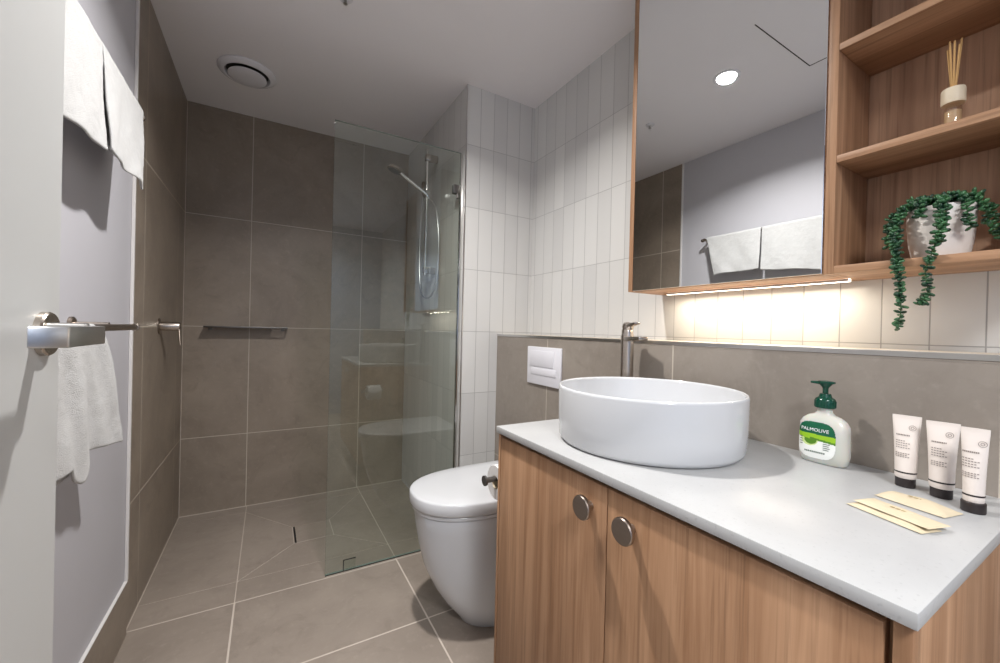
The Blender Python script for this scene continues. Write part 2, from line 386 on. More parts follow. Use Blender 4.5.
bm = B(); lathe(bm, [(.005, -.0062), (.005, -.011), (.003, -.012)], c, 16)
for s in (-1, 1): tube(bm, [(c[0]+s*.004, c[1], c[2]-.008), (c[0]+s*.006, c[1], c[2]-.014), (c[0]+s*.003, c[1], c[2]-.020)], .0015, 8)
lathe(bm, [(.003, -.0195), (.009, -.0205), (.009, -.022)], c, 20); obj('sprinkler_head', bm, M_steel, t)
bm = B()
def strip(x0, x1, y0, y1): box(bm, x0, x1, y0, y1, ZCEIL-.0014, ZCEIL-.0004)
strip(.05, .524, .898, .902); strip(.048, .052, .43, .902); 
struct('trim_5', bm, M_dark)   # dark strips standing in for the shade in the access hatch gap

# ------------------------------------------------------------------ shower screen
YG = 1.926
t = thing('glass_shower_screen', 'frameless clear glass shower screen fixed to the white tiled wall', 'shower screen', (.55, YG, 0))
bm = B(); box(bm, .238, XN-.004, YG-.005, YG+.005, .004, 2.05)
for f in bm.faces:
    if abs(f.normal.y) < .5: f.material_index = 1
obj('glass_panel', bm, [M_glass, M_edge], t, smooth=False)
bm = B(); box(bm, XN-.014, XN-.0006, YG-.010, YG-.0056, .002, 2.05, .0008); box(bm, XN-.014, XN-.0006, YG+.0056, YG+.010, .002, 2.05, .0008)
obj('wall_channel', bm, M_chrome, t, label='bright chrome wall channel')
bm = B(); box(bm, .238, XN-.015, YG-.0065, YG+.0065, .0002, .0036); obj('sill_seal', bm, M_black, t)
def clamp(x0, x1, z0, z1, nm):
    bm = B()
    box(bm, x0, x1, YG-.0125, YG-.0053, z0, z1, .0012); box(bm, x0, x1, YG+.0053, YG+.0125, z0, z1, .0012)
    return obj(nm, bm, M_dsteel, t)
clamp(.814, XN-.018, 1.832, 1.878, 'upper_clamp')
bm = B(); rod(bm, (.836, YG-.010, 1.8315), (.836, YG-.010, 1.806), .006, 16); obj('clamp_knob', bm, M_dsteel, t)
bm = B(); box(bm, .313, .3165, YG-.008, YG-.0053, .004, .055); box(bm, .313, .368, YG-.008, YG-.0053, .0515, .055)
box(bm, .3165, .368, YG-.007, YG-.0053, .004, .0515, mi=1)
obj('floor_clamp', bm, [M_black, M_glass], t)

# ------------------------------------------------------------------ shower rail, handset and hose
RX, RY = .805, 2.30
t = thing('hand_shower', 'chrome hand shower with slide rail and looping hose on white tiled wall', 'shower', (XN, RY, 1.45))
bm = B(); rod(bm, (RX, RY, 1.445), (RX, RY, 2.20), .0095, 24); obj('slide_rail', bm, M_chrome, t)
for z in (2.150, 1.475):
    bm = B(); box(bm, RX-.012, XN-.0006, RY-.014, RY+.014, z-.020, z+.020, .003); obj('rail_bracket', bm, M_nickel, t)
bm = B(); rod(bm, (RX-.002, RY-.02, 1.935), (RX-.002, RY+.028, 1.935), .018, 24); rod(bm, (RX, RY, 1.905), (RX, RY, 1.965), .015, 24); obj('slider', bm, M_chrome, t)
hd = Vector((.63, 2.33, 2.045)); hb = Vector((.80, 2.285, 1.925))
bm = B(); tube(bm, [hb+Vector((.012, 0, -.02)), hb, hb+(hd-hb)*.25, hb+(hd-hb)*.5, hb+(hd-hb)*.78, hd+Vector((.02, 0, -.004))], [.009, .011, .0125, .012, .010, .012], 18)
hs = obj('handset', bm, M_chrome, t)
bm = B(); axial(bm, hd+Vector((-.005, 0, .016)), (-.27, .05, -.95), [(.02, 0), (.042, .005), (.046, .011), (.046, .018), (.042, .020)], 40); obj('spray_head', bm, M_nickel, hs)
bm = B(); axial(bm, hd+Vector((-.005, 0, .016))+Vector((-.27, .05, -.95)).normalized()*.0202, (-.27, .05, -.95), [(.039, 0), (.039, .002)], 40); obj('spray_face', bm, M_dsteel, hs)
bm = B(); tube(bm, spline([(.812, 2.285, 1.905), (.835, 2.235, 1.84), (.845, 2.20, 1.70), (.843, 2.19, 1.52), (.835, 2.20, 1.38), (.825, 2.255, 1.315), (.825, 2.38, 1.32), (.83, 2.46, 1.40), (.835, 2.50, 1.60), (.84, 2.50, 1.85), (.845, 2.49, 1.99), (.846, 2.48, 2.04)], 12), .0062, 12)
obj('hose', bm, M_steel, t)
bm = B(); rod(bm, (XN-.0006, 2.48, 2.05), (.838, 2.48, 2.05), .022, 28); rod(bm, (.846, 2.48, 2.052), (.846, 2.48, 2.02), .010, 20); obj('wall_outlet', bm, M_nickel, t)

# shower mixer on left tiled wall
t = thing('shower_mixer', 'nickel shower mixer with thin pin lever on the left tiled wall', 'tap', (XL, 2.33, 1.107))
bm = B(); axial(bm, (XL+.0006, 2.33, 1.107), (1, 0, 0), [(.036, 0), (.036, .004), (.033, .006)], 40); obj('backplate', bm, M_bronze, t)
bm = B(); axial(bm, (XL+.006, 2.33, 1.107), (1, 0, 0), [(.020, 0), (.020, .066), (.018, .070)], 32); obj('body', bm, M_nickel, t)
bm = B(); tube(bm, [(XL+.070, 2.33, 1.112), (XL+.0745, 2.32, 1.085), (XL+.082, 2.30, 1.02)], [.0045, .004, .0032], 12); obj('lever', bm, M_bronze, t)

# slotted wall shelf in shower
t = thing('shower_shelf', 'thin slotted metal shelf on the back wall of the shower', 'shelf', (-.115, YB, 1.11))
bm = B(); box(bm, -.325, .10, YB-.088, YB-.082, 1.100, 1.110, .001); box(bm, -.325, .10, YB-.007, YB-.0006, 1.104, 1.110)
box(bm, -.325, -.319, YB-.083, YB-.006, 1.104, 1.110); box(bm, .094, .10, YB-.083, YB-.006, 1.104, 1.110)
box(bm, -.320, .015, YB-.083, YB-.006, 1.1065, 1.1100)
for k in range(6): box(bm, .015+k*.0145, .0215+k*.0145, YB-.083, YB-.006, 1.1065, 1.1100)
obj('slotted_tray', bm, M_dsteel, t)
for x in (-.31, .065):
    bm = B(); box(bm, x, x+.02, YB-.004, YB-.0006, 1.085, 1.104, .0008); obj('mounting_tab', bm, M_dsteel, t)

# ------------------------------------------------------------------ towel rails and towels
def rail(nm, label, x, z, y0, y1, posts, rr=.009):
    t = thing(nm, label, 'towel rail', (XL, (y0+y1)/2, z))
    bm = B(); rod(bm, (x, y0, z), (x, y1, z), rr, 24); obj('rail', bm, M_bronze, t)
    for s, y in ((-1, y0), (1, y1)):
        bm = B(); rod(bm, (x, y-.001 if s < 0 else y-.010, z), (x, y+.010 if s < 0 else y+.001, z), rr+.0025, 24); obj('end_cap', bm, M_nickel, t)
    for y in posts:
        bm = B(); rod(bm, (XL+.006, y, z+.006), (x+.002, y, z+.006), .008, 20); p_ = obj('post', bm, M_nickel, t)
        bm = B(); axial(bm, (XL+.0006, y, z+.006), (1, 0, 0), [(.020, 0), (.020, .006), (.018, .008)], 32); obj('rosette', bm, M_bronze, p_)
    return t
UX, UZ = -.368, 1.778
rail('towel_rail', 'upper dark metal towel rail on the painted left wall holding two white towels', UX, UZ, .93, 1.69, (.955, 1.675))
LXr, LZr = -.360, 1.108
rail('towel_rail', 'lower metal towel rail on the painted left wall beside the open door', LXr, LZr, .98, 1.64, (1.02, 1.40))

def towel(label, x, z, rr, front, back, group, ph=0., amp=.006, top=None, nS=46, nT=34, folds=(1.3, 2.3), thick=.007, name='hand_towel', pw=.8):
    """front/back: functions s->(y, zbottom, xout); top: s->y"""
    bm = B(); rows = []
    for i in range(nS+1):
        s = i/nS; row = []
        yt = top(s); yf, zf, xf = front(s); yb, zb, xb = back(s)
        for j in range(nT+1):     # back panel bottom -> top
            t_ = j/nT; q = t_; zz = zb+(z-zb)*q; yy = yb+(yt-yb)*(q**.8)
            a = amp*(1-q)**.7*.5
            xx = (x-rr)+(xb*(1-q)**1.2)+a*math.sin(s*folds[0]*2*PI+ph+1)
            row.append((xx, yy, zz))
        for j in range(1, 8):
            th = PI-PI*j/8; row.append((x+rr*math.cos(th), yt, z+rr*math.sin(th)))
        for j in range(nT+1):
            q = j/nT; zz = z+(zf-z)*q; yy = yt+(yf-yt)*(q**pw)
            a = amp*(q**.7)
            wv = math.sin(s*folds[0]*2*PI+ph+q*1.5)+.6*math.sin(s*folds[1]*2*PI+ph*2-q*2)+.3*math.sin(s*17+q*9+ph)
            xx = (x+rr)+xf*(q**1.2)+a*wv
            zz += -.003*math.sin(s*7+ph)*q
            row.append((xx, yy, zz))
        rows.append([bm.verts.new(p_) for p_ in row])
    for a, b in zip(rows, rows[1:]):
        for k in range(len(a)-1): bm.faces.new((a[k], a[k+1], b[k+1], b[k]))
    o = obj(name, bm, M_towel, ang=180)
    m = o.modifiers.new('s', 'SOLIDIFY'); m.thickness = thick; m.offset = 1
    m = o.modifiers.new('b', 'SUBSURF'); m.levels = 1; m.render_levels = 1
    tx = bpy.data.textures.new('fluff', 'CLOUDS'); tx.noise_scale = .035
    m = o.modifiers.new('d', 'DISPLACE'); m.texture = tx; m.strength = .0025; m.mid_level = .5; m.texture_coords = 'GLOBAL'
    tag(o, label, 'towel', group); return o
G1 = 'white towels on the upper rail'
towel('white hand towel on the upper rail, the far one next to the shower tiles', UX, UZ, .010,
      lambda s: (1.298+.327*s-.045*max(0, s-.85)/.15, 1.537-.014*s+.03*max(0, s-.85)/.15*0, .018),
      lambda s: (1.32+.30*s, 1.60-.02*s, .002), G1, .3, top=lambda s: 1.300+.350*s, amp=.005, thick=.006)
towel('white hand towel on the upper rail, the near one partly behind the open door', UX, UZ, .010,
      lambda s: (.955+.338*s, 1.488+.042*s, .018),
      lambda s: (.975+.30*s, 1.59, .002), G1, 2.1, top=lambda s: .97+.326*s, amp=.004, thick=.006)
towel('white hand towel hanging crookedly over the lower rail beside the door lever', LXr, LZr, .010,
      lambda s: (.98+.475*s, .80+.02*math.sin(s*PI)-.055*max(0, 1-abs(s-.46)/.12)**.5, .004),
      lambda s: (1.0+.205*s, .80-.02*math.sin(s*PI), .0), None, 1.1, top=lambda s: .985+.30*s, amp=.008, folds=(2.1, 4.3), thick=.006, pw=.4)

# ------------------------------------------------------------------ toilet
TY = 1.415
def dsh(xf, hw, a, z, yc=TY, n=40, xb=None, e=2.3):
    xb = XH-.001 if xb is None else xb
    pts = []; xc = xf+a
    for k in range(n+1):
        th = -PI/2+PI*k/n; cx, sy = math.cos(th), math.sin(th)
        cx = abs(cx)**(2/e); sy = math.copysign(abs(sy)**(2/e), sy)
        pts.append((xc-a*cx, yc+hw*sy, z))
    for k in range(1, 6): pts.append((xc+(xb-xc)*k/5, yc+hw, z))
    for k in range(1, 6): pts.append((xb, yc+hw-2*hw*k/6, z))
    for k in range(0, 5): pts.append((xb-(xb-xc)*k/5, yc-hw, z))
    return pts
t = thing('toilet', 'white back-to-wall toilet with closed lid between shower screen and vanity', 'toilet', (.80, TY, 0))
secs = [(.665, .132, .21, 0), (.66, .135, .21, .006), (.645, .142, .22, .03), (.60, .156, .24, .085), (.56, .166, .26, .15), (.525, .175, .275, .23), (.502, .181, .285, .32), (.488, .185, .29, .40), (.483, .186, .29, .447), (.487, .184, .288, .451)]
bm = B(); loft(bm, [dsh(a, b, c_, z) for a, b, c_, z in secs]); obj('bowl', bm, M_ceramic, t, ang=50)
XT = XH-.06
bm = B(); loft(bm, [dsh(a, b, c_, z, xb=XT) for a, b, c_, z in ((.481, .186, .289, .4535), (.475, .189, .29, .455), (.474, .190, .29, .465), (.478, .188, .29, .4675))]); obj('seat', bm, M_ceramic, t, ang=60)
bm = B(); loft(bm, [dsh(a, b, c_, z, xb=XT) for a, b, c_, z in ((.476, .188, .29, .469), (.468, .192, .29, .4705), (.465, .194, .29, .479), (.466, .194, .29, .510), (.4685, .192, .29, .5145), (.475, .187, .288, .5165), (.53, .145, .25, .5180))]); obj('lid', bm, M_ceramic, t, ang=60)
for s in (-1, 1):
    bm = B(); rod(bm, (XT+.001, TY+s*.09, .475), (XH-.0005, TY+s*.09, .475), .013); obj('hinge', bm, M_chrome, t)
# flush plate
t = thing('flush_plate', 'white rectangular dual flush plate on the brown tiled half wall', 'flush plate', (XH, 1.45, .966))
bm = B(); box(bm, XH-.010, XH-.0005, 1.325, 1.577, .880, 1.053, .003); obj('plate', bm, M_plastic, t)
bm = B(); box(bm, XH-.0125, XH-.0102, 1.375, 1.555, .963, 1.035, .001); obj('large_button', bm, M_plastic, t)
bm = B(); box(bm, XH-.0125, XH-.0102, 1.355, 1.54, .925, .956, .001); obj('small_button', bm, M_plastic, t)

# ------------------------------------------------------------------ vanity
XC, ZC, YC0, YC1, XD = .550, .860, .953, .125, .5575
CB = .175
t = thing('vanity_cabinet', 'oak two-door vanity cabinet under the white stone counter', 'cabinet', (.82, .54, 0))
zt = ZC-.0185
bm = B(); box(bm, XD+.020, XH-.001, YC1+.014, YC1+.030, CB, zt, .001); box(bm, XD+.020, XH-.001, YC0-.013, YC0+.0005, CB, zt, .001)
box(bm, XD+.020, XH-.001, YC1+.030, YC0-.018, CB, CB+.016); box(bm, XD+.04, XH-.001, YC1+.030, YC0-.018, zt-.016, zt)
obj('carcass', bm, M_woodZ, t)
bm = B(); box(bm, XD+.026, XD+.034, YC1+.030, YC0-.018, CB+.017, zt-.017); obj('gap_shade_board', bm, M_dark, t)  # solid dark board, painted shade behind the door gaps
bm = B(); box(bm, XD, XD+.0195, YC1+.005, YC1+.020, CB, zt-.0002, .0008); obj('side_panel', bm, M_woodZ, t)
bm = B(); box(bm, XD+.001, XD+.0195, YC0-.009, YC0+.0005, CB+.01, zt-.001, .0008); obj('side_panel', bm, M_woodZ, t)
for y0, y1, ky in ((.5425, YC0-.0145, .586), (YC1+.027, .5395, .482)):
    bm = B(); box(bm, XD, XD+.019, y0, y1, CB-.02, zt-.0095, .001); dd = obj('door', bm, M_woodZ, t)
    bm = B(); axial(bm, (XD-.0002, ky, .783), (-1, 0, 0), [(.009, 0), (.008, .008), (.010, .014), (.0215, .017), (.0235, .019), (.0235, .025), (.022, .027)], 40); obj('knob', bm, M_bronze, dd, label='round bronze knob')
bm = B(); box(bm, XC, XH-.0006, YC1, YC0+.001, zt+.0005, ZC, .0015); o = obj('countertop', bm, M_stone); tag(o, 'white speckled stone countertop along the brown tiled half wall', 'countertop')

# toilet roll holder on the far side of the vanity
t = thing('toilet_roll_holder', 'small dark metal toilet roll holder on the vanity side facing the toilet', 'holder', (.64, YC0, .695))
bm = B(); rod(bm, (.556, YC0+.070, .683), (.70, YC0+.070, .683), .008, 20); rod(bm, (.552, YC0+.070, .683), (.5590, YC0+.070, .683), .0150, 24); rod(bm, (.692, YC0+.0015, .683), (.692, YC0+.070, .683), .008, 20)
obj('arm', bm, M_dsteel, t)
bm = B(); axial(bm, (.692, YC0+.0008, .683), (0, 1, 0), [(.022, 0), (.022, .005), (.02, .007)], 28); obj('rosette', bm, M_bronze, t)
t = thing('toilet_roll', 'white toilet paper roll on the holder beside the vanity', 'toilet roll', (.625, YC0+.070, .685))
bm = B(); cyy, czz = YC0+.070, .6719
def rr_(r, x): return [(x, cyy+r*math.cos(2*PI*k/40), czz+r*math.sin(2*PI*k/40)) for k in range(40)]
loft(bm, [rr_(.020, .590), rr_(.049, .590), rr_(.050, .592), rr_(.050, .676), rr_(.049, .678), rr_(.020, .678), rr_(.020, .590)], False, False); obj('paper', bm, M_paper, t)
bm = B(); loft(bm, [rr_(.0197, .5905), rr_(.0197, .6775), rr_(.0187, .6775), rr_(.0187, .5905), rr_(.0197, .5905)], False, False); obj('cardboard_core', bm, M_kraft, t)

# ------------------------------------------------------------------ basin and tap
bc = (.815, .668, ZC); BR = .217; BH = .1333
t = thing('vessel_basin', 'round white ceramic vessel basin standing on the stone countertop', 'basin', bc)
bm = B(); lathe(bm, [(.200, .0004), (.209, .003), (.2135, .012), (BR-.001, .05), (BR, BH-.006), (BR-.0015, BH-.001), (BR-.004, BH), (BR-.0065, BH-.001), (BR-.008, BH-.006), (BR-.011, .06), (BR-.020, .035), (BR-.045, .020), (.10, .014), (.03, .010)], bc, 96)
obj('bowl', bm, M_ceramic, t, ang=60)
bm = B(); lathe(bm, [(.022, .0102), (.032, .0135), (.030, .0165), (.006, .018)], bc, 32); obj('waste_plug', bm, M_chrome, t)
fx, fy = 1.018, .918
t = thing('basin_mixer_tap', 'tall nickel basin mixer tap standing behind the white vessel basin', 'tap', (fx, fy, ZC))
bm = B(); lathe(bm, [(.026, .0003), (.026, .004), (.021, .006), (.0205, .25), (.0195, .262)], (fx, fy, ZC), 36); obj('body', bm, M_nickel, t)
sd = Vector((-.33, -.94, 0)).normalized(); sn = Vector((-sd.y, sd.x, 0))
def bar(bm, a, b, hw0, hw1, h0, h1, bev=.003):
    tt = bmesh.new(); a = Vector(a); b = Vector(b); n = Vector((-(b-a).y, (b-a).x, 0)).normalized(); up = Vector((0, 0, 1))
    r = []
    for p_, hw, h in ((a, hw0, h0), (b, hw1, h1)):
        r.append(ring(tt, [p_+n*hw-up*h, p_-n*hw-up*h, p_-n*hw+up*h, p_+n*hw+up*h]))
    bridge(tt, r[0], r[1]); tt.faces.new(r[0][::-1]); tt.faces.new(r[1]); bmesh.ops.recalc_face_normals(tt, faces=tt.faces)
    bmesh.ops.bevel(tt, geom=list(tt.edges), offset=bev, segments=2, profile=.5, affect='EDGES', clamp_overlap=True); merge(bm, tt)
f0 = Vector((fx, fy, 0))
bm = B(); bar(bm, f0-sd*.012+Vector((0, 0, 1.107)), f0+sd*.098+Vector((0, 0, 1.110)), .019, .016, .009, .0055); obj('spout', bm, M_nickel, t)
bm = B(); lathe(bm, [(.0185, .2625), (.0185, .275), (.0165, .279)], (fx, fy, ZC), 32); axial(bm, (fx, fy, 1.139), (-.1, -.3, 1), [(.017, 0), (.019, .006), (.016, .018), (.008, .022)], 24)
bar(bm, f0-sd*.014+Vector((0, 0, 1.147)), f0+sd*.062+Vector((0, 0, 1.158)), .013, .010, .006, .0035, .002); obj('lever', bm, M_nickel, t)

# ------------------------------------------------------------------ mirror cabinet and open shelf
XM, ZM, ZT, YM0, YS0, YE = 1.110, 1.273, 2.335, 1.004, .423, .105
t = thing('mirror_cabinet', 'wall mirror cabinet with slim oak edge above the basin', 'cabinet', (1.2, .71, ZM))
bm = B(); box(bm, XM+.001, XR-.0006, YM0-.018, YM0, ZM, ZT, .0008); obj('side_panel', bm, M_woodZ, t)
bm = B(); box(bm, XM+.012, XR-.0006, YS0+.001, YM0-.0185, ZM, ZM+.016); box(bm, XM+.012, XR-.0006, YS0+.001, YM0-.0185, ZT-.016, ZT); box(bm, XR-.009, XR-.0006, YS0+.001, YM0-.0185, ZM+.0165, ZT-.0165)
obj('carcass', bm, M_woodY, t)
bm = B(); box(bm, XM+.004, XM+.0115, YS0+.0015, YM0-.0185, ZM+.001, ZT-.001); dd = obj('door', bm, M_woodY, t)
bm = B(); box(bm, XM-.001, XM+.0038, YS0+.003, YM0-.021, ZM+.0015, ZT-.001, .0008, 1)
obj('mirror', bm, M_mirror, dd, smooth=False, label='mirror glass')
t = thing('led_strip', 'warm glowing light strip under the mirror cabinet', 'light', (1.235, .67, ZM))
bm = B(); box(bm, 1.226, 1.240, .415, .932, ZM-.0075, ZM-.0006, .001); obj('diffuser', bm, M_led, t)
bm = B(); box(bm, 1.2235, 1.2255, .415, .932, ZM-.007, ZM-.0006); box(bm, 1.2405, 1.2425, .415, .932, ZM-.007, ZM-.0006); obj('channel', bm, M_steel, t)
t = thing('oak_shelf_unit', 'open oak wall shelf unit right of the mirror', 'shelf', (1.2, .26, ZM))
bm = B(); box(bm, XM, XR-.0006, YS0-.019, YS0, ZM, ZT, .0008); obj('side_panel', bm, M_woodZ, t)
bm = B(); box(bm, XM, XR-.0006, YE-.019, YE, ZM, ZT, .0008); obj('side_panel', bm, M_woodZ, t)
bm = B(); box(bm, XR-.009, XR-.0007, YE+.0003, YS0-.0193, ZM+.0175, ZT-.018); obj('back_panel', bm, M_woodD, t)
for z0, z1 in ((ZM, ZM+.017), (1.525, 1.5415), (1.781, 1.7965), (2.037, 2.0525), (ZT-.017, ZT)):
    bm = B(); box(bm, XM+.0002, XR-.0008 if z0 in (ZM,) or z0 > 2.2 else XR-.0092, YE+.0003, YS0-.0193, z0, z1, .0008); obj('shelf_board', bm, M_woodY, t)

# ------------------------------------------------------------------ potted trailing plant
pc = Vector((1.178, .252, ZM+.0174)); PR, PH = .050, .103
t = thing('potted_trailing_plant', 'trailing green succulent in a white pot on the bottom oak shelf', 'plant', pc)
bm = B(); lathe(bm, [(.034, .0), (.040, .003), (.0455, .03), (.0485, .07), (PR, PH-.002), (PR-.001, PH), (PR-.003, PH), (PR-.0045, PH-.004), (PR-.0055, .08), (.03, .079)], pc, 56); obj('pot', bm, M_pot, t, label='white pot')
bm = B(); lathe(bm, [(PR-.006, .0805), (PR-.008, .086), (.02, .090)], pc, 32); obj('soil', bm, M_soil, t)
def strand(pts, gap=.0034, size=.0060):
    P = spline(pts, 14); bs = B(); tube(bs, P, .0011, 6); bl = B(); acc = 0; k = 0
    for a, b in zip(P, P[1:]):
        acc += (b-a).length
        if acc < gap: continue
        acc = 0; k += 1; d = (b-a).normalized(); _, u, v_ = frame(d)
        ph = k*1.35+random.uniform(-.3, .3)
        for s in (0, PI):
            dirr = (u*math.cos(ph+s)+v_*math.sin(ph+s)+d*random.uniform(-.5, .6)+Vector((0, 0, .15))).normalized(); sc = size*random.uniform(.8, 1.2)
            ell(bl, a+dirr*sc*.85, sc, sc*.70, sc*.45, dirr, d+Vector((random.uniform(-.9, .9), random.uniform(-.9, .9), .3)), seg=7, rg=4)
    st = obj('trailing_stem', bs, M_stem, t); obj('leaves', bl, M_leaf, st, ang=80)
px_, py_ = pc.x, pc.y; zr = pc.z+PH
def P3(dx, dy, z): return (px_+dx, py_+dy, z)
strand([P3(-.01, .01, zr-.01), P3(-.025, .03, zr+.012), P3(-.045, .050, zr-.008), P3(-.068, .052, zr-.05), P3(-.078, .044, zr-.10), P3(-.082, .037, zr-.16), P3(-.083, .034, zr-.21), P3(-.082, .039, zr-.248)])
strand([P3(-.01, .02, zr-.01), P3(-.02, .04, zr+.010), P3(-.04, .062, zr-.01), P3(-.055, .064, zr-.045), P3(-.06, .062, zr-.075)])
strand([P3(-.02, .015, zr-.01), P3(-.035, .030, zr+.008), P3(-.057, .047, zr-.01), P3(-.070, .045, zr-.05), P3(-.076, .044, zr-.10), P3(-.08, .043, zr-.13)])
strand([P3(-.01, .0, zr-.01), P3(-.035, -.008, zr+.016), P3(-.062, -.012, zr-.010), P3(-.072, -.014, zr-.05), P3(-.076, -.008, zr-.09), P3(-.078, .002, zr-.135), P3(-.081, -.003, zr-.175), P3(-.084, .008, zr-.200)])
strand([P3(-.01, -.005, zr-.01), P3(-.038, -.012, zr+.014), P3(-.060, -.018, zr-.01), P3(-.066, -.017, zr-.05), P3(-.074, -.012, zr-.08)])
strand([P3(0, .02, zr-.01), P3(-.028, .022, zr+.016), P3(-.052, .018, zr+.006), P3(-.060, .016, zr-.022)])
strand([P3(0, -.01, zr-.01), P3(-.02, -.026, zr+.016), P3(-.040, -.040, zr-.002), P3(-.050, -.046, zr-.035), P3(-.048, -.050, zr-.055)])
strand([P3(.0, -.02, zr-.01), P3(-.006, -.040, zr+.010), P3(-.012, -.060, zr-.01), P3(-.018, -.066, zr-.045), P3(-.02, -.074, zr-.06)])
strand([P3(.01, -.02, zr-.01), P3(.006, -.045, zr+.006), P3(.0, -.066, zr-.02), P3(.0, -.074, zr-.06), P3(.0, -.080, zr-.075)])
for k in range(16):
    a = k*2.4; r0 = .010+.0018*k
    strand([P3(r0*math.cos(a)*.3, r0*math.sin(a)*.3, zr-.012), P3(r0*math.cos(a)*.8, r0*math.sin(a)*.8, zr+.008), P3(r0*math.cos(a)*1.2, r0*math.sin(a)*1.2, zr+.018+.003*(k % 3)), P3(r0*math.cos(a)*1.5, r0*math.sin(a)*1.5, zr+.010)])

# ------------------------------------------------------------------ reed diffuser
dc = Vector((1.195, .243, 1.5418))
t = thing('reed_diffuser', 'reed diffuser bottle with cream collar on the middle oak shelf', 'diffuser', dc)
bm = B(); lathe(bm, [(.011, .0), (.0135, .002), (.0135, .054), (.011, .062), (.0095, .064)], dc, 32); obj('glass_bottle', bm, M_clear, t)
bm = B(); lathe(bm, [(.010, .003), (.0122, .004), (.0122, .050), (.010, .051)], dc, 28); obj('fragrance_oil', bm, M_oil, t)
bm = B()
lathe(bm, [(.0125, .066), (.0170, .065), (.0175, .067), (.0175, .093), (.0165, .096), (.006, .0965)], dc, 36); obj('collar', bm, M_cream, t)
for k in range(8):
    a = 2*PI*k/8+.2; bm = B()
    tube(bm, [dc+Vector((.002*math.cos(a), .002*math.sin(a), .085)), dc+Vector((.0095*math.cos(a), .0095*math.sin(a), .188+.008*math.sin(k*2.3)))], .0016, 8)
    obj('reed', bm, M_reed, t)

# ------------------------------------------------------------------ soap dispenser
sc_ = Vector((1.026, .381, ZC+.0004)); SW, SD, SH = .0430, .0215, .098
t = thing('soap_dispenser', 'hand soap bottle with dark green pump beside the white basin', 'soap dispenser', sc_)
def sup(hw, hd_, z, e=3.2, n=48):
    r = []
    for k in range(n):
        a = 2*PI*k/n; c0, s0 = math.cos(a), math.sin(a)
        r.append((hd_*math.copysign(abs(c0)**(2/e), c0), hw*math.copysign(abs(s0)**(2/e), s0), z))
    return r
bprof = [(.036, .0165, 0, 3), (.040, .019, .003, 3), (.0435, .021, .02, 3.2), (SW, SD, .045, 3.2), (SW-.0005, SD-.0005, .068, 3.2), (.0425, .020, .080, 3), (.037, .018, .090, 2.8), (.028, .0155, .097, 2.4), (.018, .0135, .101, 2.1), (.0135, .0125, .106, 2), (.0128, .0125, .114, 2)]
bm = B(); loft(bm, [[Vector(q)+sc_ for q in sup(a, b, z, e)] for a, b, z, e in bprof]); obj('bottle', bm, M_soap, t, ang=60)
def sfx(y, z):   # front surface x of the bottle at local (y, z)
    for (a0, b0, z0, e0), (a1, b1, z1, e1) in zip(bprof, bprof[1:]):
        if z0 <= z <= z1:
            q = (z-z0)/(z1-z0); a = a0+(a1-a0)*q; b = b0+(b1-b0)*q; e = e0+(e1-e0)*q
            yy = min(.98, abs(y)/a); return -b*(1-yy**e)**(1/e)
    return -.01
LY0, LY1, LZ0, LZ1 = -.027, .041, .010, .085
def lab(y, z):
    u_ = (y-LY0)/(LY1-LY0); v_ = (z-LZ0)/(LZ1-LZ0)     # u: 1 = left in picture
    uu = 1-u_
    cx, cy = abs(u_-.5)/.5, abs(v_-.5)/.5
    if cx**3.4+cy**3.4 > 1: return None
    arc = .95-.9*(uu-.42)**2*.9
    if v_ > .68-.10*uu*0+(-.03*uu): return 1
    if v_ > .60-.03*uu-.06*uu: return 2
    if v_ > .55-.10*uu: return 3 if uu > .35 else 2
    if ((uu-.36)/.17)**2+((v_-.50)/.13)**2 < 1: return 3
    if ((uu-.33)/.24)**2+((v_-.52)/.19)**2 < 1: return 4
    return 0
bm = B(); ny, nz = 72, 76; gv = {}
def gvt(i, j):
    if (i, j) not in gv:
        y = LY0+(LY1-LY0)*i/ny; z = LZ0+(LZ1-LZ0)*j/nz; gv[i, j] = bm.verts.new((sc_.x+sfx(y, z)-.0005, sc_.y+y, sc_.z+z))
    return gv[i, j]
for i in range(ny):
    for j in range(nz):
        k = lab(LY0+(LY1-LY0)*(i+.5)/ny, LZ0+(LZ1-LZ0)*(j+.5)/nz)
        if k is None: continue
        f = bm.faces.new((gvt(i, j), gvt(i+1, j), gvt(i+1, j+1), gvt(i, j+1))); f.material_index = k
M_pale = solid('label_pale_green', lin(206, 226, 150), .35)
lb = obj('label_sticker', bm, [M_lwhite, M_lgreen, M_lime, M_olive, M_pale], t, ang=180, label='white and green label')
def wraptext(s, size, yc, zc, mat, nm='lettering', tilt=0, parent=lb, sx=1.0, bold=0):
    bm = textmesh(s, size); bmesh.ops.subdivide_edges(bm, edges=[e for e in bm.edges if e.calc_length() > size*.4], cuts=2)
    for v_ in bm.verts:
        y = yc-v_.co.x*sx; z = zc+v_.co.y-tilt*v_.co.x
        v_.co = Vector((sc_.x+sfx(y, z)-.0010, sc_.y+y, sc_.z+z))
    obj(nm, bm, mat, parent, smooth=False)
wraptext('PALMOLIVE', .0098, .0095, .0655, M_white, tilt=0.0, sx=1.02)
def dash(bm, y0, y1, z0, z1):
    n = 6
    for k in range(n):
        ya, yb = y0+(y1-y0)*k/n, y0+(y1-y0)*(k+1)/n
        bm.faces.new([bm.verts.new((sc_.x+sfx(y, z)-.0009, sc_.y+y, sc_.z+z)) for y, z in ((ya, z0), (yb, z0), (yb, z1), (ya, z1))])
bm = B()
for k in range(11): dash(bm, .027-k*.0034, .027-k*.0034-.0024, .0215, .0248)
for k in range(4): dash(bm, -.006, -.018+.002*(k % 2), .042-.004*k, .0435-.004*k)
